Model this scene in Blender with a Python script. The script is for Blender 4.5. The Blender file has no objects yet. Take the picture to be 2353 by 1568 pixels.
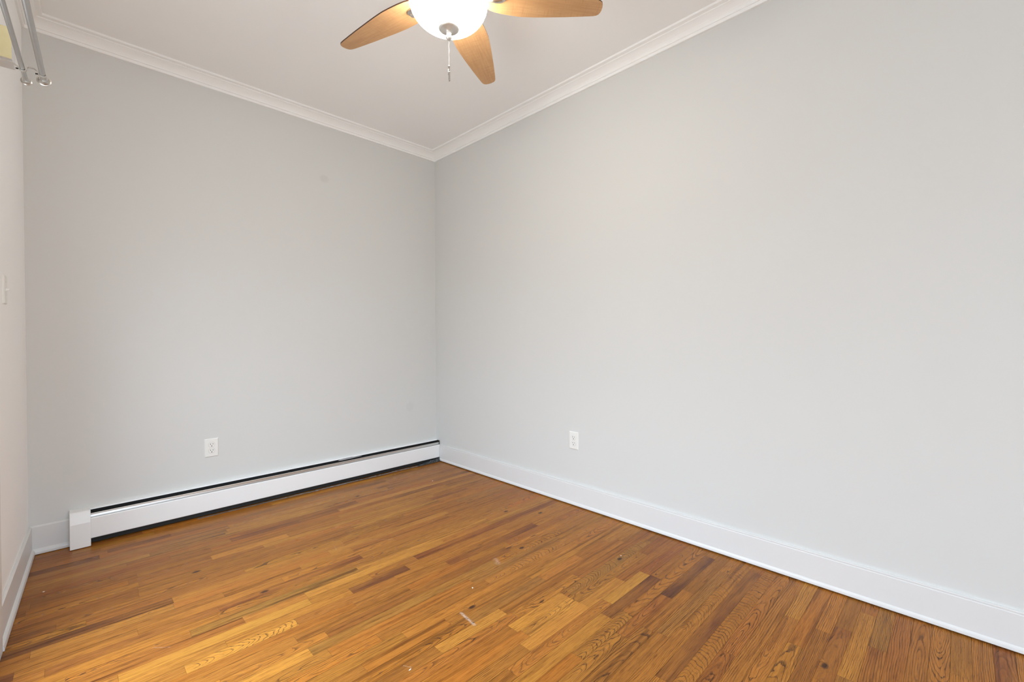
import bpy, bmesh, math, random
from mathutils import Vector, Matrix

# ------------------------------------------------------------------ camera, world, light
S = bpy.context.scene
COL = S.collection
YAW, PITCH, ROLL, FPX = 0.7801, -0.0102, -0.0037, 1023.7758
XR, YB, ZC = 2.384, 3.407, 2.80           # right wall, back wall, ceiling
XL, AL = -0.1663, 0.0384                  # left wall at the back corner and its angle
YN = -2.3                                 # wall behind the camera

cam_data = bpy.data.cameras.new('camera')
cam_data.sensor_width = 36.0
cam_data.lens = 36.0 * FPX / 2353.0
cam_data.clip_start = 0.02
cam = bpy.data.objects.new('camera', cam_data)
COL.objects.link(cam)
fw = Vector((math.sin(YAW) * math.cos(PITCH), math.cos(YAW) * math.cos(PITCH), math.sin(PITCH)))
rt = Vector((math.cos(YAW), -math.sin(YAW), 0))
up = rt.cross(fw)
r2 = rt * math.cos(ROLL) + up * math.sin(ROLL)
u2 = up * math.cos(ROLL) - rt * math.sin(ROLL)
M = Matrix.Identity(4)
for i in range(3):
    M[i][0], M[i][1], M[i][2] = r2[i], u2[i], -fw[i]
M[0][3], M[1][3], M[2][3] = 0, 0, 1.13
cam.matrix_world = M
S.camera = cam

SKY = 14.5
FILL_WIN = (-0.25, 1.10, 0.15, 2.50)            # unseen window added behind the camera as fill: x0, x1, z0, z1
world = bpy.data.worlds.new('world')
S.world = world
world.use_nodes = True
wn = world.node_tree
wn.nodes.clear()
w_out = wn.nodes.new('ShaderNodeOutputWorld')
w_bg = wn.nodes.new('ShaderNodeBackground')
# overcast daylight: dim ground, brighter towards the zenith
w_tc = wn.nodes.new('ShaderNodeTexCoord')
w_sep = wn.nodes.new('ShaderNodeSeparateXYZ')
w_ramp = wn.nodes.new('ShaderNodeValToRGB')
w_mr = wn.nodes.new('ShaderNodeMapRange')
w_mr.inputs['From Min'].default_value = -1.0
wn.links.new(w_tc.outputs['Generated'], w_sep.inputs[0])
wn.links.new(w_sep.outputs['Z'], w_mr.inputs['Value'])
wn.links.new(w_mr.outputs[0], w_ramp.inputs[0])
el = w_ramp.color_ramp.elements
el[0].position, el[0].color = 0.0, (0.24, 0.265, 0.28, 1)
el[1].position, el[1].color = 1.0, (0.76, 0.92, 1.05, 1)
for ps, cl in ((0.49, (0.24, 0.265, 0.28, 1)), (0.51, (0.28, 0.33, 0.38, 1)), (0.72, (0.72, 0.87, 1.01, 1))):
    e_ = el.new(ps)
    e_.color = cl
w_bg.inputs['Strength'].default_value = SKY
wn.links.new(w_ramp.outputs[0], w_bg.inputs['Color'])
wn.links.new(w_bg.outputs[0], w_out.inputs[0])


def area(name, loc, rot, sx, sy, power, color):
    d = bpy.data.lights.new(name, 'AREA')
    d.shape = 'RECTANGLE'
    d.size, d.size_y = sx, sy
    d.energy = power or 1.0
    d.color = color
    o = bpy.data.objects.new(name, d)
    o.location = loc
    o.rotation_euler = rot
    COL.objects.link(o)
    if power is None:
        d.cycles.is_portal = True
    return o


# daylight: through the glazed door in the left wall, and a little fill through the added window behind the camera
GD = (1.075, 2.55, 0.0, 2.06)             # glazed door opening: s0, s1 from the back wall, z0, z1
sm_ = (GD[0] + GD[1]) / 2
area('door_daylight', (XL - math.sin(AL) * sm_ - 0.13, YB - sm_, 1.08), (math.radians(90), 0, math.radians(-90) - AL),
     GD[1] - GD[0], 2.1, None, (0.86, 0.93, 1.0))
area('fill_window_daylight', ((FILL_WIN[0] + FILL_WIN[1]) / 2, YN - 0.16, (FILL_WIN[2] + FILL_WIN[3]) / 2), (math.radians(90), 0, 0),
     FILL_WIN[1] - FILL_WIN[0], FILL_WIN[3] - FILL_WIN[2], None, (0.9, 0.95, 1.0))
BOWL_EMIT = 34.0

S.view_settings.view_transform = 'Standard'
S.view_settings.look = 'None'
S.view_settings.gamma = 1.0
S.view_settings.use_curve_mapping = False
S.view_settings.exposure = 0.03
try:
    S.cycles.use_denoising = True
    S.cycles.diffuse_bounces = 10
    S.cycles.max_bounces = 16
    S.cycles.glossy_bounces = 6
    S.cycles.sample_clamp_indirect = 8.0
    S.cycles.caustics_reflective = False
    S.cycles.caustics_refractive = False
except Exception:
    pass


# ------------------------------------------------------------------ helpers
def obj(name, bm, mats, parent=None, smooth=False, kind=None, bevel=0.0):
    me = bpy.data.meshes.new(name)
    bm.normal_update()
    bm.to_mesh(me)
    bm.free()
    for m in (mats if isinstance(mats, (list, tuple)) else [mats]):
        me.materials.append(m)
    if smooth:
        for p in me.polygons:
            p.use_smooth = True
    o = bpy.data.objects.new(name, me)
    COL.objects.link(o)
    if parent is not None:
        o.parent = parent
        o.matrix_parent_inverse = Matrix.Identity(4)
    if kind:
        o['kind'] = kind
    if bevel:
        b = o.modifiers.new('bevel', 'BEVEL')
        b.width = bevel
        b.segments = 2
        b.limit_method = 'ANGLE'
    return o


def thing(name, label, cat, loc=(0, 0, 0), rotz=0.0, group=None):
    o = bpy.data.objects.new(name, None)
    o.empty_display_size = 0.05
    o.location = loc
    o.rotation_euler = (0, 0, rotz)
    o['label'] = label
    o['category'] = cat
    if group:
        o['group'] = group
    COL.objects.link(o)
    return o


def tag(o, label, cat, group=None):
    o['label'] = label
    o['category'] = cat
    if group:
        o['group'] = group
    return o


def add_box(bm, x0, x1, y0, y1, z0, z1, mat=0):
    vs = [bm.verts.new(c) for c in ((x0, y0, z0), (x1, y0, z0), (x1, y1, z0), (x0, y1, z0),
                                    (x0, y0, z1), (x1, y0, z1), (x1, y1, z1), (x0, y1, z1))]
    for f in ((0, 3, 2, 1), (4, 5, 6, 7), (0, 1, 5, 4), (1, 2, 6, 5), (2, 3, 7, 6), (3, 0, 4, 7)):
        bm.faces.new([vs[i] for i in f]).material_index = mat
    return vs


def add_lathe(bm, prof, segs=48, center=(0, 0), axis='z', cap=True):
    """prof: list of (r, z)."""
    rings = []
    for r, z in prof:
        if r < 1e-6:
            rings.append([bm.verts.new((center[0], center[1], z))])
        else:
            rings.append([bm.verts.new((center[0] + r * math.cos(2 * math.pi * i / segs),
                                        center[1] + r * math.sin(2 * math.pi * i / segs), z)) for i in range(segs)])
    for a, b in zip(rings, rings[1:]):
        for i in range(segs):
            j = (i + 1) % segs
            if len(a) == 1 and len(b) == 1:
                continue
            if len(a) == 1:
                bm.faces.new((a[0], b[j], b[i]))
            elif len(b) == 1:
                bm.faces.new((a[i], a[j], b[0]))
            else:
                bm.faces.new((a[i], a[j], b[j], b[i]))
    if cap:
        for ring in (rings[0], rings[-1]):
            if len(ring) > 2:
                bm.faces.new(ring)
    bmesh.ops.recalc_face_normals(bm, faces=bm.faces)


def add_tube(bm, pts, rad, segs=16):
    """rad: number or list; capped tube along pts."""
    pts = [Vector(p) for p in pts]
    rs = rad if isinstance(rad, (list, tuple)) else [rad] * len(pts)
    rings = []
    ref = None
    for i, p in enumerate(pts):
        d = (pts[min(i + 1, len(pts) - 1)] - pts[max(i - 1, 0)]).normalized()
        if ref is None:
            ref = d.orthogonal().normalized()
        n = (ref - d * ref.dot(d)).normalized()
        ref = n
        b = d.cross(n)
        rings.append([bm.verts.new(p + (n * math.cos(2 * math.pi * k / segs) + b * math.sin(2 * math.pi * k / segs)) * rs[i])
                      for k in range(segs)])
    for a, b in zip(rings, rings[1:]):
        for i in range(segs):
            j = (i + 1) % segs
            bm.faces.new((a[i], a[j], b[j], b[i]))
    bm.faces.new(list(reversed(rings[0])))
    bm.faces.new(rings[-1])
    bmesh.ops.recalc_face_normals(bm, faces=bm.faces)


def add_extrude(bm, poly, d):
    """closed polygon of 3d points extruded by vector d."""
    d = Vector(d)
    a = [bm.verts.new(Vector(p)) for p in poly]
    b = [bm.verts.new(Vector(p) + d) for p in poly]
    n = len(a)
    bm.faces.new(a)
    bm.faces.new(list(reversed(b)))
    for i in range(n):
        j = (i + 1) % n
        bm.faces.new((a[j], a[i], b[i], b[j]))
    bmesh.ops.recalc_face_normals(bm, faces=bm.faces)


def add_ribbon(bm, path, width_vec, thick):
    """flat bar following path (list of 3d points), width along width_vec, thickness normal to path."""
    wv = Vector(width_vec)
    wn_ = wv.normalized()
    pts = [Vector(p) for p in path]
    rows = []
    for i, p in enumerate(pts):
        d = (pts[min(i + 1, len(pts) - 1)] - pts[max(i - 1, 0)]).normalized()
        n = d.cross(wn_).normalized()
        rows.append([bm.verts.new(p + wv * sx * 0.5 + n * sy * thick * 0.5)
                     for sx, sy in ((-1, -1), (1, -1), (1, 1), (-1, 1))])
    for a, b in zip(rows, rows[1:]):
        for k in range(4):
            m = (k + 1) % 4
            bm.faces.new((a[k], a[m], b[m], b[k]))
    bm.faces.new(list(reversed(rows[0])))
    bm.faces.new(rows[-1])
    bmesh.ops.recalc_face_normals(bm, faces=bm.faces)


# ------------------------------------------------------------------ materials
class NT:
    def __init__(self, name):
        self.m = bpy.data.materials.new(name)
        self.m.use_nodes = True
        self.t = self.m.node_tree
        self.b = self.t.nodes['Principled BSDF']

    def n(self, typ, **kw):
        nd = self.t.nodes.new(typ)
        for k, v in kw.items():
            setattr(nd, k, v)
        return nd

    def l(self, a, b):
        self.t.links.new(a, b)

    def val(self, sock, v):
        if hasattr(v, 'is_output'):
            self.l(v, sock)
        else:
            sock.default_value = v

    def math(self, op, a, b=0.0, c=None, clamp=False):
        nd = self.n('ShaderNodeMath', operation=op, use_clamp=clamp)
        self.val(nd.inputs[0], a)
        self.val(nd.inputs[1], b)
        if c is not None:
            self.val(nd.inputs[2], c)
        return nd.outputs[0]

    def comb(self, x, y, z):
        nd = self.n('ShaderNodeCombineXYZ')
        for s, v in zip(nd.inputs, (x, y, z)):
            self.val(s, v)
        return nd.outputs[0]

    def noise(self, vec, scale=1.0, detail=2.0, rough=0.5, dist=0.0):
        nd = self.n('ShaderNodeTexNoise')
        self.l(vec, nd.inputs['Vector'])
        nd.inputs['Scale'].default_value = scale
        nd.inputs['Detail'].default_value = detail
        nd.inputs['Roughness'].default_value = rough
        nd.inputs['Distortion'].default_value = dist
        return nd.outputs['Fac']

    def maprange(self, v, a, b, c, d, smooth=True):
        nd = self.n('ShaderNodeMapRange')
        nd.interpolation_type = 'SMOOTHSTEP' if smooth else 'LINEAR'
        self.val(nd.inputs['Value'], v)
        for k, x in zip(('From Min', 'From Max', 'To Min', 'To Max'), (a, b, c, d)):
            nd.inputs[k].default_value = x
        return nd.outputs[0]

    def mix(self, fac, a, b, blend='MIX'):
        nd = self.n('ShaderNodeMix', data_type='RGBA', blend_type=blend)
        self.val(nd.inputs[0], fac)
        for s, v in ((nd.inputs[6], a), (nd.inputs[7], b)):
            if hasattr(v, 'is_output'):
                self.l(v, s)
            else:
                s.default_value = (*v, 1.0)
        return nd.outputs[2]

    def bump(self, h, strength, dist):
        nd = self.n('ShaderNodeBump')
        nd.inputs['Strength'].default_value = strength
        nd.inputs['Distance'].default_value = dist
        self.l(h, nd.inputs['Height'])
        self.l(nd.outputs[0], self.b.inputs['Normal'])


def simple(name, color, rough=0.5, metal=0.0, spec=0.5, noise=0.0, nscale=30.0, bump=0.0):
    k = NT(name)
    k.b.inputs['Roughness'].default_value = rough
    k.b.inputs['Metallic'].default_value = metal
    k.b.inputs['Specular IOR Level'].default_value = spec
    tc = k.n('ShaderNodeTexCoord').outputs['Object']
    f = k.noise(tc, nscale, 3.0)
    lo = tuple(c * (1 - noise) for c in color)
    hi = tuple(min(1, c * (1 + noise)) for c in color)
    k.l(k.mix(f, lo, hi), k.b.inputs['Base Color'])
    if bump:
        k.bump(k.noise(tc, nscale * 8, 2.0), bump, 0.001)
    return k.m


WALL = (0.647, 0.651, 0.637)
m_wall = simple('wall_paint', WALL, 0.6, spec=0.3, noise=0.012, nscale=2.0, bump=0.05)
m_wall_left = simple('wall_paint_left_lightened', (0.92, 0.925, 0.925), 0.6, spec=0.3, noise=0.012, nscale=2.0, bump=0.05)  # left wall colour lightened to stand in for brighter light on it
m_ceil = simple('ceiling_paint', (0.885, 0.895, 0.895), 0.8, spec=0.2, noise=0.01, nscale=2.0, bump=0.05)
m_trim = simple('trim_white_paint', (0.70, 0.70, 0.695), 0.4, spec=0.5, noise=0.01, nscale=6.0, bump=0.03)
m_crown = simple('crown_white_paint', (0.88, 0.885, 0.88), 0.5, spec=0.4, noise=0.01, nscale=6.0)
m_enamel = simple('heater_enamel', (0.84, 0.845, 0.845), 0.35, noise=0.01, nscale=4.0)
m_plastic = simple('white_plastic', (0.80, 0.80, 0.77), 0.3, noise=0.005)
m_nickel = simple('brushed_nickel', (0.62, 0.59, 0.55), 0.28, metal=1.0, noise=0.05, nscale=60)
m_rodmetal = simple('satin_rod_metal', (0.50, 0.49, 0.48), 0.33, metal=1.0, noise=0.05, nscale=40)
m_chrome = simple('damper_metal', (0.74, 0.74, 0.73), 0.30, metal=1.0, noise=0.05, nscale=40)
m_black = simple('black_slot_shade', (0.012, 0.011, 0.010), 0.8, noise=0.2)
m_dark = simple('dark_slot', (0.02, 0.018, 0.016), 0.6)
m_cream = simple('bare_cream_wood', (0.78, 0.70, 0.42), 0.7, noise=0.04, nscale=20)
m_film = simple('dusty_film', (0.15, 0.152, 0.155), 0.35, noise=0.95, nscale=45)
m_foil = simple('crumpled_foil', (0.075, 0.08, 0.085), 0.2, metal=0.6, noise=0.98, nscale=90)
m_chip = simple('white_chip', (0.85, 0.84, 0.80), 0.6)
m_gap = simple('floor_gap', (0.035, 0.018, 0.01), 0.8)
m_bead = simple('pull_chain_metal', (0.50, 0.48, 0.45), 0.25, metal=1.0, noise=0.05)
m_satin = simple('finial_nickel', (0.66, 0.64, 0.60), 0.38, metal=0.55, noise=0.05, nscale=80)


def wall_back_material():
    """painted plaster with two faint patched spots"""
    k = NT('wall_paint_patched')
    k.b.inputs['Roughness'].default_value = 0.6
    k.b.inputs['Specular IOR Level'].default_value = 0.3
    tc = k.n('ShaderNodeTexCoord').outputs['Object']
    base = k.mix(k.noise(tc, 2.0, 3.0), tuple(c * .988 for c in WALL), tuple(c * 1.012 for c in WALL))
    fac = 0.0
    for (x, z, rx, rz, a) in ((1.376, 2.331, .040, .034, .06), (2.113, .516, .048, .048, .035), (2.35, 1.15, .03, .10, .015)):
        mp = k.n('ShaderNodeMapping')
        mp.inputs['Location'].default_value = (-x / rx, 0, -z / rz)
        mp.inputs['Scale'].default_value = (1 / rx, 0.0, 1 / rz)
        k.l(tc, mp.inputs['Vector'])
        ln = k.n('ShaderNodeVectorMath', operation='LENGTH')
        k.l(mp.outputs[0], ln.inputs[0])
        fac = k.math('ADD', k.maprange(ln.outputs['Value'], 0.5, 1.15, a, 0.0), fac)
    col = k.mix(k.math('MULTIPLY', fac, 8.0, clamp=True), base, (WALL[0] * .88, WALL[1] * .86, WALL[2] * .88))
    k.l(col, k.b.inputs['Base Color'])
    k.bump(k.noise(tc, 16, 2.0), 0.05, 0.001)
    return k.m


def floor_material():
    k = NT('oak_strip_floor')
    uvn = k.n('ShaderNodeUVMap')
    uvn.uv_map = 'plank_uv'
    sep = k.n('ShaderNodeSeparateXYZ')
    k.l(uvn.outputs[0], sep.inputs[0])
    u, v = sep.outputs[0], sep.outputs[1]

    def attr(name, out):
        a = k.n('ShaderNodeAttribute')
        a.attribute_name = name
        return a.outputs[out]
    tint = attr('plank_tint', 'Color')
    seed = attr('plank_seed', 'Fac')
    ring = k.n('ShaderNodeSeparateXYZ')
    k.l(attr('plank_ring', 'Vector'), ring.inputs[0])
    y0, z0, slope = ring.outputs
    look = k.n('ShaderNodeSeparateXYZ')
    k.l(attr('plank_look', 'Vector'), look.inputs[0])
    spacing, strength, streak = look.outputs
    kn = k.n('ShaderNodeSeparateXYZ')
    k.l(attr('plank_knot', 'Vector'), kn.inputs[0])
    ku, kv, ks = kn.outputs

    us = k.math('ADD', u, k.math('MULTIPLY', seed, 17.3))
    vs = k.math('ADD', v, k.math('MULTIPLY', seed, 5.1))
    n1 = k.math('SUBTRACT', k.noise(k.comb(k.math('MULTIPLY', us, 3.2), k.math('MULTIPLY', vs, 9.0), seed), 1.0, 2.0), 0.5)
    n2 = k.math('SUBTRACT', k.noise(k.comb(k.math('MULTIPLY', us, 11.0), k.math('MULTIPLY', vs, 30.0), k.math('ADD', seed, 7.0)), 1.0, 3.0), 0.5)
    n3 = k.math('SUBTRACT', k.noise(k.comb(k.math('MULTIPLY', us, 90.0), k.math('MULTIPLY', vs, 420.0), seed), 1.0, 3.0, 0.65), 0.5)
    # knot distance
    du = k.math('MULTIPLY', k.math('SUBTRACT', u, ku), 0.55)
    dv = k.math('SUBTRACT', v, kv)
    kd2 = k.math('ADD', k.math('MULTIPLY', du, du), k.math('MULTIPLY', dv, dv))
    kg = k.math('MULTIPLY', k.math('POWER', 2.718, k.math('MULTIPLY', kd2, -4200.0)), ks)
    yy = k.math('ADD', k.math('ADD', v, y0), k.math('MULTIPLY', n1, 0.030))
    zz = k.math('ADD', k.math('ADD', z0, k.math('MULTIPLY', u, slope)), k.math('MULTIPLY', n2, 0.016))
    r = k.math('SQRT', k.math('ADD', k.math('MULTIPLY', yy, yy), k.math('MULTIPLY', zz, zz)))
    r = k.math('ADD', r, k.math('MULTIPLY', n3, 0.0012))
    r = k.math('ADD', r, k.math('MULTIPLY', kg, 0.022))
    q = k.math('DIVIDE', r, spacing)
    t = k.math('FRACT', q)
    idx = k.math('FLOOR', q)
    # each ring has its own weight
    wn_ = k.n('ShaderNodeTexWhiteNoise', noise_dimensions='2D')
    k.l(k.comb(idx, seed, 0.0), wn_.inputs['Vector'])
    wring = k.math('MULTIPLY_ADD', wn_.outputs['Value'], 0.95, 0.35, clamp=True)
    line = k.math('MULTIPLY', k.maprange(t, 0.0, 0.05, 0.0, 1.0), k.maprange(t, 0.07, 0.40, 1.0, 0.0))
    # open pores: short dark dashes, denser inside the ring lines
    pore = k.noise(k.comb(k.math('MULTIPLY', us, 20.0), k.math('MULTIPLY', vs, 480.0), seed), 1.0, 2.0, 0.6)
    dash = k.maprange(pore, 0.49, 0.62, 0.0, 1.0)
    grain = k.math('MULTIPLY', line, k.math('MULTIPLY_ADD', dash, 0.45, 0.55))
    grain = k.math('MULTIPLY', k.math('MULTIPLY', k.math('MULTIPLY', grain, wring), strength), 1.35, clamp=True)
    # broad streaks along the board
    st = k.noise(k.comb(k.math('MULTIPLY', us, 2.2), k.math('MULTIPLY', vs, 60.0), seed), 1.0, 3.0, 0.55)
    st2 = k.noise(k.comb(k.math('MULTIPLY', us, 5.0), k.math('MULTIPLY', vs, 150.0), seed), 1.0, 3.0, 0.62)
    fade = k.noise(k.comb(k.math('MULTIPLY', us, 2.6), k.math('MULTIPLY', vs, 12.0), k.math('ADD', seed, 3.0)), 1.0, 2.0)
    blot = k.noise(k.comb(k.math('MULTIPLY', us, 9.0), k.math('MULTIPLY', vs, 55.0), k.math('ADD', seed, 5.0)), 1.0, 3.0, 0.6)
    c = k.mix(k.maprange(fade, 0.34, 0.70, 0.0, 0.62), tint, (0.408, 0.161, 0.027))
    c = k.mix(k.math('MULTIPLY', k.maprange(st, 0.46, 0.66, 0.0, 1.0), streak), c, k.mix(1.0, c, (0.36, 0.30, 0.30), 'MULTIPLY'))
    c = k.mix(k.maprange(st2, 0.44, 0.72, 0.0, 0.48), c, k.mix(1.0, c, (0.52, 0.46, 0.44), 'MULTIPLY'))
    c = k.mix(k.maprange(blot, 0.60, 0.74, 0.0, 0.55), c, k.mix(1.0, c, (0.38, 0.30, 0.30), 'MULTIPLY'))
    c = k.mix(k.math('MULTIPLY', dash, 0.36), c, k.mix(1.0, c, (0.36, 0.29, 0.27), 'MULTIPLY'))
    c = k.mix(grain, c, k.mix(0.35, (0.042, 0.018, 0.011), k.mix(1.0, c, (0.16, 0.12, 0.12), 'MULTIPLY')))
    c = k.mix(k.maprange(kg, 0.45, 0.95, 0.0, 0.9), c, (0.035, 0.015, 0.010))
    # pale scuff left on the boards
    tc = k.n('ShaderNodeTexCoord').outputs['Object']
    so = k.n('ShaderNodeSeparateXYZ')
    k.l(tc, so.inputs[0])
    scuff = 0.0
    for (x0_, y0_, x1_, y1_, hw, amt) in ((1.122, 1.435, 1.112, 1.34, .010, .5), (0.80, 1.345, 0.815, 1.32, .0025, .3),
                                          (1.17, 2.32, 1.27, 2.22, .003, .18), (0.245, 2.03, 0.20, 2.07, .004, .12),
                                          (1.52, 1.66, 1.50, 1.62, .02, .22), (1.00, 2.38, 0.99, 2.33, .004, .12)):
        dx, dy = x1_ - x0_, y1_ - y0_
        L2 = dx * dx + dy * dy
        px = k.math('SUBTRACT', so.outputs[0], x0_)
        py = k.math('SUBTRACT', so.outputs[1], y0_)
        tt = k.math('DIVIDE', k.math('ADD', k.math('MULTIPLY', px, dx), k.math('MULTIPLY', py, dy)), L2, clamp=True)
        ex = k.math('SUBTRACT', px, k.math('MULTIPLY', tt, dx))
        ey = k.math('SUBTRACT', py, k.math('MULTIPLY', tt, dy))
        dd = k.math('SQRT', k.math('ADD', k.math('MULTIPLY', ex, ex), k.math('MULTIPLY', ey, ey)))
        scuff = k.math('MAXIMUM', k.maprange(dd, 0.0, hw, amt, 0.0), scuff)
    scuff = k.math('MULTIPLY', scuff, k.maprange(k.noise(k.comb(k.math('MULTIPLY', so.outputs[0], 150.0), k.math('MULTIPLY', so.outputs[1], 110.0), 0.0), 1.0, 2.0), 0.35, 0.6, 0.25, 1.0))
    c = k.mix(scuff, c, (0.70, 0.62, 0.55))
    k.l(c, k.b.inputs['Base Color'])
    k.l(k.math('ADD', 0.27, k.math('MULTIPLY', grain, 0.15)), k.b.inputs['Roughness'])
    k.b.inputs['Specular IOR Level'].default_value = 0.13
    h = k.math('SUBTRACT', k.noise(tc, 9.0, 2.0), k.math('MULTIPLY', grain, 0.5))
    k.bump(h, 0.12, 0.0012)
    return k.m


def blade_material():
    k = NT('blade_maple_laminate')
    uvn = k.n('ShaderNodeUVMap')
    uvn.uv_map = 'blade_uv'
    sep = k.n('ShaderNodeSeparateXYZ')
    k.l(uvn.outputs[0], sep.inputs[0])
    u, v = sep.outputs[0], sep.outputs[1]
    oi = k.n('ShaderNodeObjectInfo').outputs['Random']
    us = k.math('ADD', u, k.math('MULTIPLY', oi, 9.0))
    st = k.noise(k.comb(k.math('MULTIPLY', us, 9.0), k.math('MULTIPLY', v, 150.0), oi), 1.0, 3.0, 0.6)
    fl = k.noise(k.comb(k.math('MULTIPLY', us, 190.0), k.math('MULTIPLY', v, 16.0), oi), 1.0, 2.0, 0.6)
    big = k.noise(k.comb(k.math('MULTIPLY', us, 5.0), k.math('MULTIPLY', v, 18.0), oi), 1.0, 2.0)
    c = k.mix(k.maprange(big, 0.3, 0.7, 0.0, 1.0), (0.47, 0.265, 0.115), (0.54, 0.315, 0.145))
    c = k.mix(k.maprange(st, 0.35, 0.7, 0.0, 0.45), c, (0.37, 0.190, 0.078))
    c = k.mix(k.math('MULTIPLY', k.maprange(fl, 0.5, 0.70, 0.0, 0.42), k.maprange(big, 0.35, 0.65, 0.35, 1.0)), c, (0.37, 0.19, 0.08))
    k.l(c, k.b.inputs['Base Color'])
    k.b.inputs['Roughness'].default_value = 0.38
    return k.m


def bowl_material():
    k = NT('lit_opal_glass')
    tc = k.n('ShaderNodeTexCoord').outputs['Object']
    c = k.mix(k.noise(tc, 14.0, 2.0), (1.0, 0.92, 0.81), (1.0, 0.95, 0.86))
    k.l(c, k.b.inputs['Emission Color'])
    k.b.inputs['Emission Strength'].default_value = BOWL_EMIT
    k.b.inputs['Base Color'].default_value = (0.85, 0.83, 0.78, 1)
    k.b.inputs['Roughness'].default_value = 0.2
    return k.m


m_wallb = wall_back_material()
m_floor = floor_material()
m_blade = blade_material()
m_blade_edge = simple('blade_dark_edge', (0.07, 0.032, 0.016), 0.5)
m_bowl = bowl_material()


# ------------------------------------------------------------------ setting
def left_pt(s, off, z):
    """point on the left wall: s metres from the back wall, off into the room."""
    t = Vector((math.sin(AL), math.cos(AL), 0))
    n = Vector((math.cos(AL), -math.sin(AL), 0))
    return Vector((XL, YB, 0)) - t * s + n * off + Vector((0, 0, z))


def left_box(bm, s0, s1, o0, o1, z0, z1):
    p = [left_pt(s, o, z) for z in (z0, z1) for s, o in ((s0, o0), (s1, o0), (s1, o1), (s0, o1))]
    vs = [bm.verts.new(q) for q in p]
    for f in ((0, 3, 2, 1), (4, 5, 6, 7), (0, 1, 5, 4), (1, 2, 6, 5), (2, 3, 7, 6), (3, 0, 4, 7)):
        bm.faces.new([vs[i] for i in f])
    bmesh.ops.recalc_face_normals(bm, faces=bm.faces)


# walls
bm = bmesh.new()
add_box(bm, -0.5, XR + 0.12, YB, YB + 0.12, -0.05, ZC + 0.1)
obj('wall_back', bm, m_wallb, kind='structure')
bm = bmesh.new()
add_box(bm, XR, XR + 0.12, YN - 0.12, YB, -0.05, ZC + 0.1)
obj('wall_right', bm, m_wall, kind='structure')
bm = bmesh.new()
D0, D1, DH = GD[0], GD[1], GD[3]
left_box(bm, -0.02, D0, -0.12, 0, -0.05, ZC + 0.1)
left_box(bm, D1, 5.85, -0.12, 0, -0.05, ZC + 0.1)
left_box(bm, D0, D1, -0.12, 0, DH, ZC + 0.1)
obj('wall_left', bm, m_wall_left, kind='structure')
bm = bmesh.new()
x0, x1, z0, z1 = FILL_WIN
add_box(bm, -0.6, x0, YN - 0.12, YN, -0.05, ZC + 0.1)
add_box(bm, x1, XR, YN - 0.12, YN, -0.05, ZC + 0.1)
add_box(bm, x0, x1, YN - 0.12, YN, -0.05, z0)
add_box(bm, x0, x1, YN - 0.12, YN, z1, ZC + 0.1)
obj('wall_near', bm, m_wall, kind='structure')
bm = bmesh.new()
add_box(bm, -0.6, XR + 0.2, YN - 0.2, YB + 0.2, ZC, ZC + 0.1)
obj('ceiling', bm, m_ceil, kind='structure')

# unseen window added behind the camera for its fill light
bm = bmesh.new()
for a, b in ((x0, x0 + .05), (x1 - .05, x1), ((x0 + x1) / 2 - .03, (x0 + x1) / 2 + .03)):
    add_box(bm, a, b, YN - 0.09, YN - 0.04, z0, z1)
for a, b in ((z0, z0 + .05), (z1 - .05, z1), ((z0 + z1) / 2 - .02, (z0 + z1) / 2 + .02)):
    add_box(bm, x0 + .05, (x0 + x1) / 2 - .03, YN - 0.09, YN - 0.04, a, b)
    add_box(bm, (x0 + x1) / 2 + .03, x1 - .05, YN - 0.09, YN - 0.04, a, b)
obj('fill_window_1', bm, m_trim, kind='structure')
bm = bmesh.new()
add_box(bm, x0 - .09, x0, YN, YN + .02, z0 - .09, z1 + .09)
add_box(bm, x1, x1 + .09, YN, YN + .02, z0 - .09, z1 + .09)
add_box(bm, x0, x1, YN, YN + .02, z1, z1 + .09)
add_box(bm, x0, x1, YN, YN + .05, z0 - .04, z0)
obj('trim_5', bm, m_trim, kind='structure')

# door in the left wall, with its casing at the very edge of view
bm = bmesh.new()
dm = (D0 + D1) / 2
for a, b in ((D0 + .012, dm - .001), (dm + .001, D1 - .012)):      # two glazed leaves: stiles, rails, glazing bars
    left_box(bm, a, a + .09, -0.07, -0.03, 0.01, DH - .012)
    left_box(bm, b - .09, b, -0.07, -0.03, 0.01, DH - .012)
    left_box(bm, a + .09, b - .09, -0.07, -0.03, 0.01, .22)
    left_box(bm, a + .09, b - .09, -0.07, -0.03, DH - .11, DH - .012)
    for zz in (.66, 1.10, 1.53):
        left_box(bm, a + .09, b - .09, -0.06, -0.04, zz - .011, zz + .011)
obj('door_1', bm, m_trim, kind='structure')
bm = bmesh.new()
left_box(bm, D0 - .088, D0 + .012, 0, .019, 0, DH + .13)
left_box(bm, D1 - .012, D1 + .088, 0, .019, 0, DH + .13)
left_box(bm, D0 + .012, D1 - .012, 0, .019, DH - .012, DH + .13)
left_box(bm, D0, D0 + .012, -.12, 0, 0, DH)
left_box(bm, D1 - .012, D1, -.12, 0, 0, DH)
left_box(bm, D0 + .012, D1 - .012, -.12, 0, DH - .012, DH)
obj('trim_1', bm, m_trim, kind='structure', bevel=.003)

# crown moulding (projection, drop) swept along each wall with mitred corners
CROWN = [(0, .072), (.0095, .072), (.011, .0705), (.0112, .0580), (.0120, .0570), (.0165, .0565), (.0182, .0550), (.0182, .0525),
         (.0165, .0510), (.0160, .0495), (.0205, .0430), (.0275, .0348), (.0355, .0280), (.0435, .0228), (.0510, .0192), (.0575, .0170),
         (.0580, .0130), (.0640, .0118), (.0770, .0108), (.0795, .0090), (.0800, .0065), (.0800, 0)]


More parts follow.
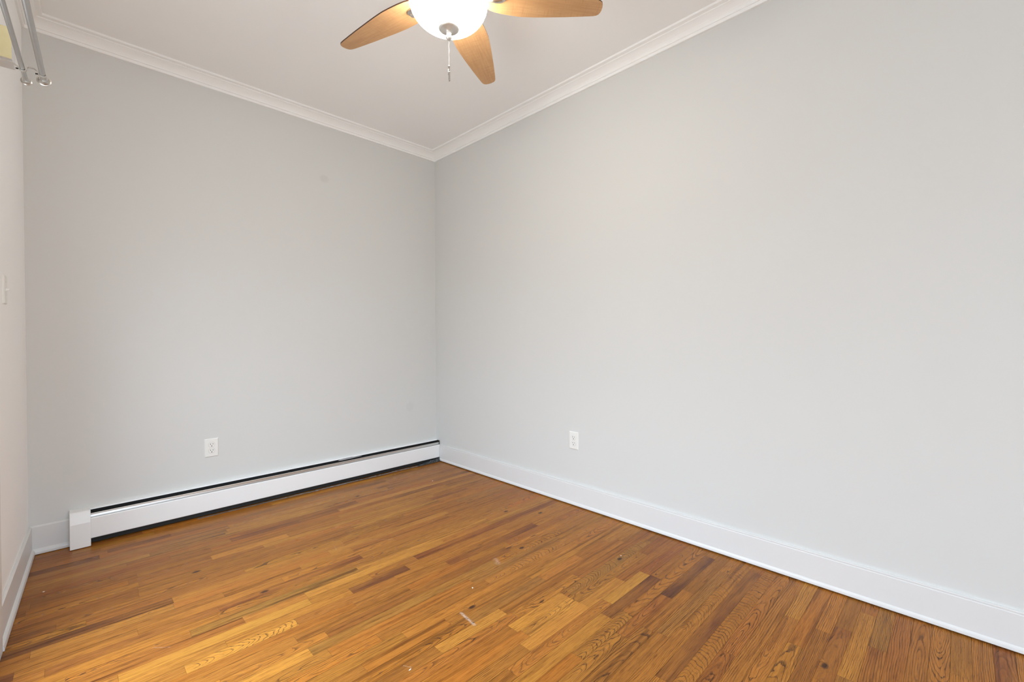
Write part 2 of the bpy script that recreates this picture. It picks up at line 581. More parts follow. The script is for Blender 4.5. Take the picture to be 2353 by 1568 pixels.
def sweep(name, prof, p_start, p_end, mat, zbase, sign=-1):
    """prof of (off, dz); p_start/p_end are functions off -> (x, y)."""
    bm = bmesh.new()
    full = prof + [(0, prof[-1][1])] if prof[-1][0] > 1e-6 else prof
    rows = []
    for fn in (p_start, p_end):
        rows.append([bm.verts.new((*fn(o), zbase + sign * dz)) for o, dz in full])
    n = len(full)
    for i in range(n):
        j = (i + 1) % n
        bm.faces.new((rows[0][i], rows[0][j], rows[1][j], rows[1][i]))
    bm.faces.new(rows[0])
    bm.faces.new(list(reversed(rows[1])))
    bmesh.ops.recalc_face_normals(bm, faces=bm.faces)
    return obj(name, bm, mat, kind='structure')


def c_br(o):   # back right corner
    return (XR - o, YB - o)


def c_bl(o):   # back left corner (angled left wall)
    # intersection of back wall offset line and left wall offset line
    y = YB - o
    # left wall line: points P with n.P = n.P0 + o
    nx, ny = math.cos(AL), -math.sin(AL)
    c = nx * XL + ny * YB + o
    return ((c - ny * y) / nx, y)


def c_nr(o):
    return (XR - o, YN)


def c_nl(o):
    p = left_pt(5.70, o, 0)
    return (p.x, p.y)


sweep('trim_2', CROWN, c_bl, c_br, m_crown, ZC)
sweep('trim_3', CROWN, c_br, c_nr, m_crown, ZC)
sweep('trim_4', CROWN, c_nl, c_bl, m_crown, ZC)

# baseboards: board with a bead on top and a shoe moulding at the floor
BASE = [(0, .149), (.009, .149), (.0105, .1483), (.0110, .147), (.0108, .1425), (.0100, .1415), (.0100, .1395), (.0115, .1385), (.012, .137), (.012, .026),
        (.0130, .0245), (.0155, .022), (.0175, .0175), (.0183, .012), (.0185, .0070), (.012, .0070), (.012, .0045), (0, .0045)]
HD = 0.068                                 # heater depth


def b_r0(o):
    return (XR - o, YB - HD - .004)


sweep('baseboard_right', BASE, b_r0, c_nr, m_trim, 0, 1)


def b_l1(o):
    p = left_pt(D0 - .088, o, 0)
    return (p.x, p.y)


BASEL = [(0, .149), (.006, .149), (.012, .143), (.012, .134), (.012, .030), (.016, .028), (.021, .022), (.023, .014),
         (.023, .003), (0, .003)]
sweep('baseboard_left', BASEL, b_l1, c_bl, m_trim, 0, 1)


def b_b1(o):
    return (-0.016, YB - o)


sweep('baseboard_back', BASEL, c_bl, b_b1, m_trim, 0, 1)

# ------------------------------------------------------------------ oak strip floor
rnd = random.Random(11)
W = 0.053
Y0 = 2.727
TINT = {
    'gold': (0.434, 0.170, 0.027), 'yellow': (0.520, 0.225, 0.037), 'mid': (0.379, 0.142, 0.024),
    'brown': (0.320, 0.115, 0.022), 'red': (0.266, 0.085, 0.020), 'dark': (0.179, 0.060, 0.018),
    'olive': (0.348, 0.152, 0.031), 'purple': (0.141, 0.047, 0.019), 'tan': (0.407, 0.162, 0.028),
    'orange': (0.423, 0.151, 0.022),
}
# boards read off the photograph: x0, x1, y centre, tint, grain, strength, streak, knot (u, v)
KEY = [
    (0.873, 1.16, 1.895, 'dark', 'fine', .5, .3, None),
    (1.24, 1.90, 1.935, 'red', 'fine', .5, .6, None),
    (1.525, 1.935, 0.985, 'purple', 'plain', .7, .4, None),
    (1.823, 2.30, 0.884, 'purple', 'cath', .5, .5, None),
    (1.545, 2.25, 1.222, 'olive', 'chev', 1., .3, (0.42, 0.0)),
    (0.265, 0.625, 1.845, 'yellow', 'chev', .8, .0, None),
    (0.313, 0.98, 2.075, 'olive', 'fine', .7, .9, None),
    (-0.40, 0.480, 2.02, 'brown', 'fine', .5, 1., None),
    (1.160, 1.525, 1.095, 'yellow', 'fine', .3, .0, None),
    (1.201, 1.52, 1.200, 'yellow', 'plain', .5, .0, None),
    (0.500, 0.868, 2.700, 'yellow', 'fine', .2, .0, None),
    (1.604, 1.90, 2.815, 'dark', 'fine', .6, .4, None),
    (2.02, 2.36, 2.90, 'dark', 'fine', .6, .3, None),
    (0.426, 1.05, 2.19, 'red', 'fine', .6, .8, (0.45, 0.005)),
    (0.10, 0.715, 1.955, 'yellow', 'fine', .15, .0, None),
    (0.72, 1.45, 2.005, 'yellow', 'plain', .8, .1, None),
    (1.52, 2.10, 1.15, 'tan', 'cath', .9, .2, None),
    (1.12, 1.55, 1.36, 'olive', 'fine', .7, .5, None),
    (1.58, 2.20, 0.795, 'olive', 'plain', 1., .6, None),
    (1.37, 2.30, 0.69, 'dark', 'fine', .5, .5, None),
    (1.73, 2.10, 0.34, 'red', 'cath', .7, .2, (0.28, 0.01)),
    (1.80, 2.28, 0.285, 'yellow', 'plain', .7, .1, None),
    (2.05, 2.37, 0.235, 'olive', 'plain', 1., .8, None),
    (1.61, 1.93, 1.04, 'yellow', 'fine', .3, .1, None),
    (1.52, 1.80, 1.10, 'yellow', 'fine', .5, .2, None),
    (1.26, 1.60, 0.945, 'tan', 'chev', 1., .2, None),
    (0.70, 1.05, 1.44, 'orange', 'fine', .3, .8, None),
    (0.93, 1.25, 1.33, 'yellow', 'plain', .9, .0, None),
    (0.60, 1.50, 1.62, 'olive', 'fine', .5, .6, None),
    (1.86, 2.36, 1.95, 'red', 'fine', .5, .4, None),
    (1.35, 1.90, 1.555, 'tan', 'chev', .8, .1, None),
    (1.60, 2.00, 1.665, 'gold', 'chev', .9, .1, (0.1, .01)),
    (0.28, 0.62, 2.96, 'olive', 'fine', .8, .8, None),
    (0.62, 0.98, 2.86, 'red', 'fine', .4, .4, None),
    (-0.3, 0.20, 2.55, 'brown', 'fine', .7, .9, None),  # this and the next two: the corner's weaker light put into brown tints
    (-0.3, 0.30, 2.39, 'dark', 'fine', .7, .9, None),
    (-0.3, 0.35, 2.86, 'brown', 'fine', .6, .7, None),
]
GR = {'plain': lambda: (rnd.choice((-1, 1)) * rnd.uniform(.035, .07), rnd.uniform(.0, .012), rnd.uniform(-.02, .02), rnd.uniform(.0048, .0075)),
      'fine': lambda: (rnd.choice((-1, 1)) * rnd.uniform(.12, .2), rnd.uniform(0, .02), rnd.uniform(-.03, .03), rnd.uniform(.0022, .004)),
      'cath': lambda: (rnd.uniform(-.016, .016), rnd.uniform(-.03, .03), rnd.choice((-1, 1)) * rnd.uniform(.05, .11), rnd.uniform(.0042, .0065)),
      'chev': lambda: (rnd.uniform(-.010, .010), rnd.uniform(.005, .012), rnd.uniform(.20, .27), rnd.uniform(.0046, .0058))}


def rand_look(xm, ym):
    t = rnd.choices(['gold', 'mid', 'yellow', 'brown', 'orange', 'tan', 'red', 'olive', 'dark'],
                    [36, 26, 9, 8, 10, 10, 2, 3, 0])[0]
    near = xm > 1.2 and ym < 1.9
    if xm < .35 and ym > 2.15 and rnd.random() < .5:  # boards browned in the left corner, standing in for weaker light
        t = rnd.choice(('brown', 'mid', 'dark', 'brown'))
    if xm > 1.5 and ym < 1.3 and rnd.random() < .55:  # boards browned at the near right, dimmer light put into the tint
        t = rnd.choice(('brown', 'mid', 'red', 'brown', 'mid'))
    g = rnd.choices(['plain', 'fine', 'cath', 'chev'], [32, 30, 36, 2] if near else [28, 50, 22, 0])[0]
    kn = None
    if rnd.random() < .035:
        kn = (rnd.uniform(.1, .5), rnd.uniform(-.015, .015))
    return t, g, rnd.uniform(.6, 1.0), rnd.uniform(.1, .7), kn


rows = {}
for kx in KEY:
    kk = round((Y0 - kx[2]) / W - 0.5)
    rows.setdefault(kk, []).append(kx)
bm = bmesh.new()
uvl = bm.loops.layers.uv.new('plank_uv')
ly_t = bm.faces.layers.float_color.new('plank_tint')
ly_s = bm.faces.layers.float.new('plank_seed')
ly_r = bm.faces.layers.float_vector.new('plank_ring')
ly_l = bm.faces.layers.float_vector.new('plank_look')
ly_k = bm.faces.layers.float_vector.new('plank_knot')
G = .00035
XA, XB = -0.6, XR + 0.02


def plank(xa, xb, yc, look):
    t, g, stg, stk, kn = look
    xa_, xb_ = max(xa, XA) + G * .7, min(xb, XB) - G * .7
    if xb_ - xa_ < .01:
        return
    ya, yb = yc - W / 2 + G, yc + W / 2 - G
    f = bm.faces.new([bm.verts.new(c) for c in ((xa_, ya, 0), (xb_, ya, 0), (xb_, yb, 0), (xa_, yb, 0))])
    flip = rnd.choice((0, 1)) if g != 'chev' else 0
    L = xb_ - xa_
    for lp, (a, b) in zip(f.loops, ((0, -1), (1, -1), (1, 1), (0, 1))):
        lp[uvl].uv = ((1 - a if flip else a) * L, b * W / 2)
    j = rnd.uniform(.90, 1.10)
    c = [x * j * rnd.uniform(.95, 1.05) for x in TINT[t]]
    f[ly_t] = (c[0], c[1], c[2], 1)
    f[ly_s] = rnd.uniform(0, 9)
    y0_, z0_, sl, sp = GR[g]()
    f[ly_r] = (y0_, z0_ - (sl * L * rnd.uniform(.2, .8) if g == 'cath' else 0), sl)
    f[ly_l] = (sp, stg, stk)
    f[ly_k] = (kn[0], kn[1], 1.0) if kn else (50, 0, 0)


k0 = int(math.floor((Y0 - YB - .03) / W))
k1 = int(math.ceil((Y0 - YN + .03) / W))
for kk in range(k0, k1):
    yc = Y0 - (kk + .5) * W
    keys = sorted(rows.get(kk, []), key=lambda q: q[0])
    x = XA - rnd.uniform(0, .6)
    segs = []
    cur = x
    for q in keys:
        if q[0] - cur > .02:
            segs.append((cur, q[0], None))
        segs.append((max(q[0], cur), max(q[1], cur), q))
        cur = max(q[1], cur)
    segs.append((cur, XB, None))
    for a, b, q in segs:
        if q:
            plank(a, b, yc, (q[3], q[4], q[5], q[6], q[7]))
            continue
        while b - a > 1e-4:
            Lg = rnd.choice((.28, .36, .45, .55, .65, .8, .95)) * rnd.uniform(.85, 1.15)
            e = a + Lg
            if b - e < .22:
                e = b
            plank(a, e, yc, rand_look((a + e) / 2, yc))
            a = e
for vtx in add_box(bm, -0.6, XR + 0.12, YN - .12, YB + .12, -.06, -.003, 1):
    pass
obj('floor', bm, [m_floor, m_gap], kind='structure')

# ------------------------------------------------------------------ baseboard heater
HX0, HX1 = 0.050, XR - .002
heater = thing('baseboard_heater', 'long low white metal baseboard heater along the foot of the back wall', 'heater', ((HX0 + HX1) / 2, YB, 0))


def hx(x):
    return x - (HX0 + HX1) / 2


def prof_x(bm, prof, xa, xb):
    """closed profile of (d, z) (d = distance from wall) extruded along x, in heater coordinates."""
    add_extrude(bm, [(hx(xa), -d, z) for d, z in prof], (xb - xa, 0, 0))


bm = bmesh.new()   # sheet-metal back with a small hood lip
prof_x(bm, [(.001, .012), (.003, .012), (.003, .1870), (.018, .1860), (.0205, .1845), (.0215, .1815), (.0228, .1815), (.0218, .1860),
            (.0190, .1880), (.004, .1895), (.001, .1900)], 0.004, HX1)
obj('back_plate', bm, m_enamel, heater)
bm = bmesh.new()   # element block with a liner, black colour standing in for slot shade
prof_x(bm, [(.0035, .006), (.046, .006), (.046, .060), (.044, .140), (.030, .150), (.0050, .152), (.0050, .1865), (.0035, .1865)], HX0 + .01, HX1 - .003)
obj('element_with_slot_shade', bm, m_black, heater)
bm = bmesh.new()   # front cover
prof_x(bm, [(.055, .040), (.0585, .034), (.060, .034), (.062, .037), (.064, .142), (.063, .147), (.0605, .1485), (.058, .1475),
            (.058, .1455), (.0605, .1455), (.061, .141), (.0595, .040)], HX0 - .002, HX1)
pf = obj('front_panel', bm, m_enamel, heater)
bm = bmesh.new()   # damper blade: thin rounded bright edge over a recessed grey face
prof_x(bm, [(.0470, .1635), (.0470, .1660), (.0482, .1682), (.0505, .1690), (.0528, .1680), (.0540, .1658), (.0536, .1630), (.0505, .1612),
            (.0520, .1420), (.0505, .1420), (.0488, .1605)], HX0 - .002, HX1)
obj('damper', bm, m_chrome, heater)
bm = bmesh.new()   # end cap
add_extrude(bm, [(hx(-.016), -d, z) for d, z in [(.0, .003), (.092, .003), (.092, .006), (.086, .132), (.074, .186), (.068, .1925), (.060, .1935), (.0, .1935)]], (.082, 0, 0))
obj('end_cap', bm, m_enamel, heater, bevel=.002)
bm = bmesh.new()   # bracket piece lying loose in the upper slot
add_extrude(bm, [(hx(1.452), -.0345, .1765), (hx(1.475), -.030, .1835), (hx(1.56), -.026, .1850), (hx(1.585), -.027, .1805), (hx(1.62), -.030, .1790), (hx(1.645), -.030, .1770),
                 (hx(1.58), -.033, .1760), (hx(1.55), -.035, .1755), (hx(1.48), -.036, .1745)], (0, .002, .001))
lp = obj('hanger_bracket', bm, simple('galvanised_steel', (.36, .37, .40), .35, metal=.6, noise=.1), heater)
lp['label'] = 'bent grey steel hanger showing in the heater top slot'
bm = bmesh.new()   # notched black end visible at the corner
add_box(bm, hx(HX1 - .006), hx(HX1 - .001), -.054, -.004, .150, .1835)
obj('end_bracket', bm, m_dark, heater)

# dusty film under the front of the heater, crumpled foil at its right end
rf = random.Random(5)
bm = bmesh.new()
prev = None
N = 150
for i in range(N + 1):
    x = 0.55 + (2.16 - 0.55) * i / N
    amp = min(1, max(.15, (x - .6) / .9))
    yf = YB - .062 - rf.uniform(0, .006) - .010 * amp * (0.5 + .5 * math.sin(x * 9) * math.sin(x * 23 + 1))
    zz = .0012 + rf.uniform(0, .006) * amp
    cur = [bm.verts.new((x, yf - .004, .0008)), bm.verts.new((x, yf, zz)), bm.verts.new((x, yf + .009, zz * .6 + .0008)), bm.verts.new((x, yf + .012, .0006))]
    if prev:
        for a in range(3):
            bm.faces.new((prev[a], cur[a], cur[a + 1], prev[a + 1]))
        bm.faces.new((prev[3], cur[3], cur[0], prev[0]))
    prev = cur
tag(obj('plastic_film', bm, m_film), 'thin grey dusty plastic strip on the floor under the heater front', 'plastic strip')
bm = bmesh.new()
nx_, ny_ = 26, 12
grid = []
for i in range(nx_ + 1):
    row = []
    for j in range(ny_ + 1):
        a, b = i / nx_, j / ny_
        x = 2.14 + .232 * a
        y = YB - .088 + .045 * b - .0 * a
        env = math.sin(math.pi * min(1, b * 1.0 + .03)) * (0.25 + .75 * a ** 1.5)
        z = .002 + .036 * env * rf.uniform(.25, 1.0)
        row.append(bm.verts.new((x + rf.uniform(-.003, .003) * (0 < i < nx_), y + rf.uniform(-.002, .002), max(.001, z))))
    grid.append(row)
for i in range(nx_):
    for j in range(ny_):
        bm.faces.new((grid[i][j], grid[i + 1][j], grid[i + 1][j + 1], grid[i][j + 1]))
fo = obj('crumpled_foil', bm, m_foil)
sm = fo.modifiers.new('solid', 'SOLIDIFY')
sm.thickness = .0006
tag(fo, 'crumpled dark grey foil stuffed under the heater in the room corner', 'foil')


# ------------------------------------------------------------------ wall outlets and switch
def outlet(loc, rotz, label):
    """local frame: plate in the x-z plane, facing -y."""
    t = thing('wall_outlet', label, 'outlet', loc, rotz, 'wall outlets')
    bm = bmesh.new()
    w, h = .0375, .0585
    back = [(-w, 0, -h), (w, 0, -h), (w, 0, h), (-w, 0, h)]
    mid = [(-w, -.002, -h), (w, -.002, -h), (w, -.002, h), (-w, -.002, h)]
    fr = [(-w + .004, -.006, -h + .004), (w - .004, -.006, -h + .004), (w - .004, -.006, h - .004), (-w + .004, -.006, h - .004)]
    V = [[bm.verts.new(c) for c in ring] for ring in (back, mid, fr)]
    for a, b in zip(V, V[1:]):
        for i in range(4):
            bm.faces.new((a[i], a[(i + 1) % 4], b[(i + 1) % 4], b[i]))
    bm.faces.new(V[2])
    bm.faces.new(list(reversed(V[0])))
    bmesh.ops.recalc_face_normals(bm, faces=bm.faces)
    obj('cover_plate', bm, m_plastic, t)
    for zc in (.0195, -.0195):
        bm = bmesh.new()
        # duplex face: a circle flattened above and below, with the recess shade painted as a thin grey ring
        def outline(r, f, y):
            pts = []
            for i in range(40):
                a = 2 * math.pi * i / 40
                pts.append((r * math.cos(a), y, zc + max(-f, min(f, r * math.sin(a)))))
            return pts
        add_extrude(bm, outline(.0172, .0155, -.0055), (0, -.0022, 0))
        fc = obj('receptacle', bm, m_plastic, t, bevel=.0005)
        bm = bmesh.new()
        add_extrude(bm, outline(.0184, .0167, -.0058), (0, -.0004, 0))
        obj('recess_shade_ring', bm, simple('recess_shadow', (.50, .50, .47), .5) if 'recess_shadow' not in bpy.data.materials else bpy.data.materials['recess_shadow'], t)
        bm = bmesh.new()
        add_box(bm, -.0078, -.0050, -.0080, -.0070, zc + .0005, zc + .0085)
        add_box(bm, .0050, .0078, -.0080, -.0070, zc + .0012, zc + .0080)
        add_extrude(bm, [(.0030 * math.cos(a * math.pi / 8), -.0070, zc - .0078 + .0032 * math.sin(a * math.pi / 8)) for a in range(16)], (0, -.0010, 0))
        obj('slots', bm, m_dark, fc)
    bm = bmesh.new()
    add_extrude(bm, [(.0028 * math.cos(a * math.pi / 8), -.0058, .0028 * math.sin(a * math.pi / 8)) for a in range(16)], (0, -.0009, 0))
    obj('screw', bm, m_plastic, t)
    return t


outlet((.6375, YB, .4195), 0, 'white duplex wall outlet above the baseboard heater on the back wall')
outlet((XR, 1.8225, .433), -math.pi / 2, 'white duplex wall outlet low on the bare right wall above the baseboard')

p = left_pt(YB - 2.728, 0, 1.328)
sw = thing('light_switch', 'white toggle light switch on the left wall at the left edge', 'light switch', p, math.pi / 2 - AL)
bm = bmesh.new()
w, h = .0365, .0585
V = [[bm.verts.new(c) for c in ring] for ring in (
    [(-w, 0, -h), (w, 0, -h), (w, 0, h), (-w, 0, h)], [(-w, -.003, -h), (w, -.003, -h), (w, -.003, h), (-w, -.003, h)],
    [(-w + .004, -.0065, -h + .004), (w - .004, -.0065, -h + .004), (w - .004, -.0065, h - .004), (-w + .004, -.0065, h - .004)])]
for a, b in zip(V, V[1:]):
    for i in range(4):
        bm.faces.new((a[i], a[(i + 1) % 4], b[(i + 1) % 4], b[i]))
bm.faces.new(V[2])
bm.faces.new(list(reversed(V[0])))
bmesh.ops.recalc_face_normals(bm, faces=bm.faces)
obj('cover_plate', bm, m_plastic, sw)
bm = bmesh.new()
add_extrude(bm, [(-.005, -.0055, -.006), (-.005, -.0075, -.006), (-.0045, -.0165, -.003), (-.0045, -.0170, .002), (-.005, -.0055, .005)], (.010, 0, 0))
obj('toggle', bm, m_plastic, sw, bevel=.001)
for zc in (.030, -.030):
    bm = bmesh.new()
    add_extrude(bm, [(.003 * math.cos(a * math.pi / 8), -.006, zc + .003 * math.sin(a * math.pi / 8)) for a in range(16)], (0, -.0012, 0))
    obj('screw', bm, m_plastic, sw)

# ------------------------------------------------------------------ double curtain rod on the left wall
YBR = 2.344
tdir = Vector((math.sin(AL), math.cos(AL), 0))


def curtain_rod(cap, rad, cap_r, label):
    t = thing('curtain_rod', label, 'curtain rod', cap, -AL, 'pair of curtain rods')
    bm = bmesh.new()
    add_tube(bm, [(0, -1.9, 0), (0, -.012, 0)], rad, 28)
    obj('pole', bm, m_rodmetal, t, smooth=False)
    bm = bmesh.new()
    prof = [(0, -.016), (rad + .003, -.016), (rad + .0045, -.013), (rad + .0045, -.009), (cap_r * .72, -.007), (cap_r * .80, -.003), (cap_r * .97, -.0015), (cap_r, .001),
            (cap_r * .97, .0035), (cap_r * .6, .006), (0, .007)]
    add_lathe(bm, prof, 40)
    bm.transform(Matrix.Rotation(math.radians(-90), 4, 'X'))
    obj('end_cap', bm, m_nickel, t, smooth=True)
    for o in t.children:
        for pl in o.data.polygons:
            pl.use_smooth = True
        e = o.modifiers.new('edge', 'EDGE_SPLIT')
        e.split_angle = math.radians(40)
    return t


R1, R2 = .0085, .0070
C1 = Vector((-.0620, 2.40, 2.085))
C2 = Vector((-.1090, 2.45, 2.085))
curtain_rod(C1, R1, .0200, 'thicker grey metal curtain rod, farther from the left wall')
curtain_rod(C2, R2, .0155, 'thinner grey metal curtain rod, close to the left wall')
B1 = C1 - tdir * ((C1.y - YBR) / math.cos(AL))
B2 = C2 - tdir * ((C2.y - YBR) / math.cos(AL))
wallx = left_pt((YB - YBR) / math.cos(AL), 0, 0).x
br = thing('curtain_bracket', 'metal double bracket holding both curtain rods near their end caps', 'bracket', (wallx, YBR, 2.08))
bz = 2.0965 - 2.08


def cup_path(bx, rad, n=10):
    r = rad + .0022
    zc = B1.z - 2.08
    return [(bx - r * math.cos(a), 0, zc - r * math.sin(a)) for a in [math.pi * i / n for i in range(n + 1)]]


bm = bmesh.new()
b1x, b2x = B1.x - wallx, B2.x - wallx
zc = B1.z - 2.08
arm = [(0.003, 0, bz + .003), (b2x - .026, 0, bz), (b2x - .018, 0, bz - .003), (b2x - .012, 0, zc + .003)]
arm += cup_path(b2x, R2)
arm += [(b2x + .0105, 0, bz - .004), (b2x + .014, 0, bz), (b1x - .020, 0, bz), (b1x - .014, 0, bz - .004)]
arm += cup_path(b1x, R1)
arm += [(b1x + R1 + .0022, 0, zc + .005)]
add_ribbon(bm, arm, (0, .011, 0), .0028)
obj('arm', bm, m_nickel, br)
bm = bmesh.new()
add_box(bm, .0, .004, -.012, .012, -.025, .045)
obj('wall_plate', bm, m_nickel, br)
for bx, rr in ((b2x, R2), (b1x, R1)):
    bm = bmesh.new()
    add_tube(bm, [(bx - rr - .0095, 0, zc - .005), (bx - rr - .003, 0, zc - .004)], .0024, 14)
    obj('screw', bm, m_dark, br)

# cream ended block over the door casing
blk = thing('corner_block', 'small white wooden block with a bare cream end over the door casing, behind the rods', 'wood block',
            left_pt(YB - 2.4235, 0, 2.140))
blk.rotation_euler = (0, 0, -AL)
bm = bmesh.new()
add_box(bm, 0.0005, .0615, .0012, .092, 0, .113)
obj('body', bm, m_trim, blk)
bm = bmesh.new()
add_box(bm, .0005, .0610, 0, .0012, .0005, .1125)
ce = obj('end_face', bm, m_cream, blk)
ce['label'] = 'bare cream yellow end'

# ------------------------------------------------------------------ ceiling fan with a lit bowl
HXc, HYc, ZB = 1.129, 1.496, 2.56
A0, PIT, DROOP = 0.5852, -0.1695, 0.0346
fan = thing('ceiling_fan', 'ceiling fan with five light wood blades, nickel hardware and a lit white glass bowl', 'ceiling fan', (HXc, HYc, ZC))


def fz(z):
    return z - ZC


bm = bmesh.new()
add_lathe(bm, [(.0, fz(2.80)), (.078, fz(2.80)), (.078, fz(2.785)), (.066, fz(2.755)), (.040, fz(2.735)), (.0, fz(2.735))], 48)
obj('canopy', bm, m_nickel, fan, smooth=True)
bm = bmesh.new()
add_lathe(bm, [(0, fz(2.735)), (.05, fz(2.735)), (.095, fz(2.725)), (.118, fz(2.70)), (.122, fz(2.66)), (.118, fz(2.625)), (.10, fz(2.605)), (.085, fz(2.597)), (0, fz(2.597))], 64)
obj('motor_housing', bm, m_nickel, fan, smooth=True)
bm = bmesh.new()
add_lathe(bm, [(0, fz(2.597)), (.06, fz(2.597)), (.062, fz(2.575)), (.085, fz(2.555)), (.125, fz(2.543)), (.135, fz(2.535)), (.135, fz(2.5255)), (0, fz(2.5255))], 64)
obj('light_fitter', bm, m_nickel, fan, smooth=True)
BCX, BCY = -.005, .005
bm = bmesh.new()
prof = [(.135, fz(2.5253)), (.150, fz(2.5253)), (.159, fz(2.521))]
for i in range(0, 25):
    a = math.pi / 2 * i / 24
    prof.append((.161 * math.cos(a), fz(2.515 - .113 * math.sin(a) ** 1.0)))
add_lathe(bm, prof, 96, (BCX, BCY), cap=False)
obj('glass_bowl', bm, m_bowl, fan, smooth=True)
bm = bmesh.new()
add_lathe(bm, [(0, fz(2.4035)), (.030, fz(2.4060)), (.0400, fz(2.4085)), (.0425, fz(2.4060)), (.0415, fz(2.4025)), (.034, fz(2.3985)), (.022, fz(2.3960)), (.014, fz(2.392)), (.0095, fz(2.385)), (.0085, fz(2.379)),
                (.0115, fz(2.3765)), (.0135, fz(2.372)), (.0125, fz(2.366)), (.009, fz(2.361)), (.0035, fz(2.3575)), (0, fz(2.3565))], 48, (BCX, BCY))
obj('finial', bm, m_satin, fan, smooth=True)

# pull chain
bm = bmesh.new()
zt, zb_ = 2.357, 2.252
nb = 30
for i in range(nb):
    z = zt + (zb_ - zt) * i / (nb - 1)
    bmesh.ops.create_icosphere(bm, subdivisions=1, radius=.0015, matrix=Matrix.Translation((BCX + .0004 * math.sin(i * .7), BCY, fz(z))))
add_tube(bm, [(BCX, BCY, fz(zt)), (BCX, BCY, fz(zb_))], .0005, 6)
ch = obj('pull_chain', bm, m_bead, fan, smooth=True)
bm = bmesh.new()
add_lathe(bm, [(0, fz(2.256)), (.0028, fz(2.255)), (.0042, fz(2.250)), (.0036, fz(2.245)), (.0028, fz(2.241)), (.0036, fz(2.238)), (.0036, fz(2.233)), (0, fz(2.232))], 24, (BCX, BCY))
obj('chain_connector', bm, m_bead, ch, smooth=True)
bm = bmesh.new()
bmesh.ops.create_uvsphere(bm, u_segments=12, v_segments=8, radius=.0022, matrix=Matrix.Translation((BCX - .0035, BCY, fz(2.226))))
add_tube(bm, [(BCX - .0035, BCY, fz(2.238)), (BCX - .0038, BCY, fz(2.215))], .0012, 8)
obj('chain_link', bm, m_bead, ch, smooth=True)
bm = bmesh.new()
add_lathe(bm, [(0, fz(2.231)), (.0030, fz(2.231)), (.0036, fz(2.227)), (.0036, fz(2.193)), (.0030, fz(2.191)), (0, fz(2.191))], 24, (BCX + .0015, BCY))
obj('chain_fob', bm, m_bead, ch, smooth=True)


def blade_outline():
    R = .643
    up_ = [(.150, .052), (.165, .066), (.19, .0735), (.225, .0785), (.27, .0815), (.31, .0820), (.36, .0775), (.41, .0712), (.45, .0655), (.50, .0585), (.55, .0505), (.60, .0420), (.618, .0385),
           (.630, .0345), (.638, .0285), (.6425, .020), (.6450, .008)]
    return up_ + [(r, -w) for r, w in reversed(up_)]


def blade_mesh():
    bm = bmesh.new()
    uvl = bm.loops.layers.uv.new('blade_uv')
    pts = blade_outline()
    th = .0055
    lo = [bm.verts.new((x, y, -th / 2)) for x, y in pts]
    hi = [bm.verts.new((x, y, th / 2)) for x, y in pts]
    fl = [bm.faces.new(list(reversed(lo))), bm.faces.new(hi)]
    n = len(pts)
    for i in range(n):
        j = (i + 1) % n
        f = bm.faces.new((lo[i], lo[j], hi[j], hi[i]))
        f.material_index = 1
    for f in bm.faces:
        for lp_ in f.loops:
            lp_[uvl].uv = (lp_.vert.co.x, lp_.vert.co.y)
    bmesh.ops.recalc_face_normals(bm, faces=bm.faces)
    return bm


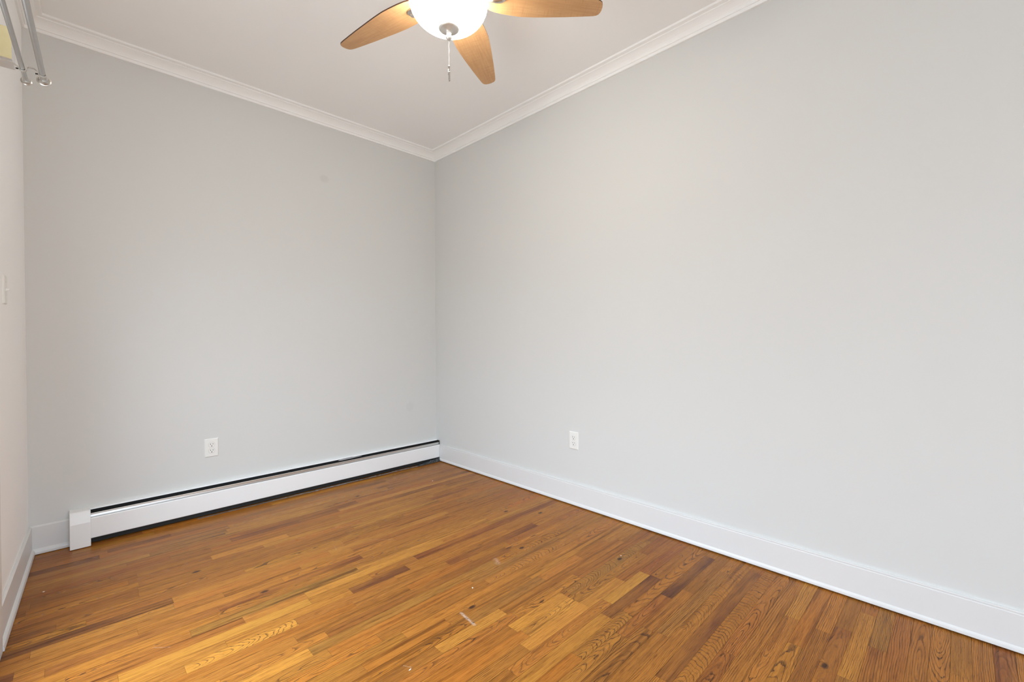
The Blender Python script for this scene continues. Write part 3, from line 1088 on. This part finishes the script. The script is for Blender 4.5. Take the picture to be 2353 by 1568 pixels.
def iron_mesh():
    """nickel blade iron: curved arm from the motor to a pad under the blade root (blade frame, blade plane z=0)."""
    bm = bmesh.new()
    path = [(.085, 0, .042), (.105, 0, .036), (.125, 0, .020), (.145, 0, -.002), (.165, 0, -.014), (.190, 0, -.017), (.215, 0, -.013)]
    rad = [.014, .0125, .0115, .0115, .012, .0125, .010]
    add_tube(bm, path, rad, 14)
    # faceted oval pad with a bevelled rim
    prof = [(1.0, -.0030), (1.0, -.0070), (.80, -.0125), (.45, -.0150)]
    rings = []
    for s, z in prof:
        rings.append([bm.verts.new((.198 + .034 * s * math.cos(2 * math.pi * i / 24), .026 * s * math.sin(2 * math.pi * i / 24), z)) for i in range(24)])
    for a, b in zip(rings, rings[1:]):
        for i in range(24):
            bm.faces.new((a[i], a[(i + 1) % 24], b[(i + 1) % 24], b[i]))
    bm.faces.new(rings[0])
    bm.faces.new(rings[-1])
    bmesh.ops.recalc_face_normals(bm, faces=bm.faces)
    return bm


for kk in range(5):
    az = A0 + kk * 2 * math.pi / 5
    e = Vector((math.cos(az) * math.cos(DROOP), math.sin(az) * math.cos(DROOP), -math.sin(DROOP)))
    h_ = Vector((-math.sin(az), math.cos(az), 0))
    u_ = e.cross(h_)
    n_ = h_ * math.cos(PIT) + u_ * math.sin(PIT)
    q_ = e.cross(n_)
    mt = Matrix.Identity(4)
    for i in range(3):
        mt[i][0], mt[i][1], mt[i][2] = e[i], n_[i], q_[i]
    mt[2][3] = fz(ZB)
    if kk == 0:
        bl0 = obj('blade', blade_mesh(), [m_blade, m_blade_edge], fan)
        ir0 = obj('blade_iron', iron_mesh(), m_nickel, bl0, smooth=True)
        es = ir0.modifiers.new('edge', 'EDGE_SPLIT')
        es.split_angle = math.radians(35)
        bl = bl0
    else:
        bl = bl0.copy()
        COL.objects.link(bl)
        bl.parent = fan
        ir = ir0.copy()
        COL.objects.link(ir)
        ir.parent = bl
    bl.matrix_local = mt

# ------------------------------------------------------------------ tiny paint chips lying on the floor
rc = random.Random(3)


def chip(x, y, sx, sy, rot, label):
    bm = bmesh.new()
    pts = []
    for i in range(9):
        a = 2 * math.pi * i / 9
        r = rc.uniform(.75, 1.1)
        pts.append((sx * r * math.cos(a), sy * r * math.sin(a), .0004))
    add_extrude(bm, pts, (0, 0, .0014))
    o = obj('paint_chip', bm, m_chip)
    o.location = (x, y, 0)
    o.rotation_euler = (0, 0, rot)
    tag(o, label, 'paint chip', 'paint chips on the floor')


chip(.806, 1.312, .0065, .0016, .3, 'thin curved white paint chip on the floor at the bottom centre')
chip(2.000, 2.911, .0042, .0035, .2, 'white paint chip on the floor nearest the room corner')
chip(1.271, 1.542, .0040, .0028, 1., 'white paint chip mid floor, above the pale scuff')
chip(1.997, 1.228, .0030, .0022, .5, 'white paint chip on the dark curly grained floorboard near the right wall')
chip(-.158 + .06, 2.87, .0035, .0030, .1, 'white paint chip beside the left baseboard near the back corner')
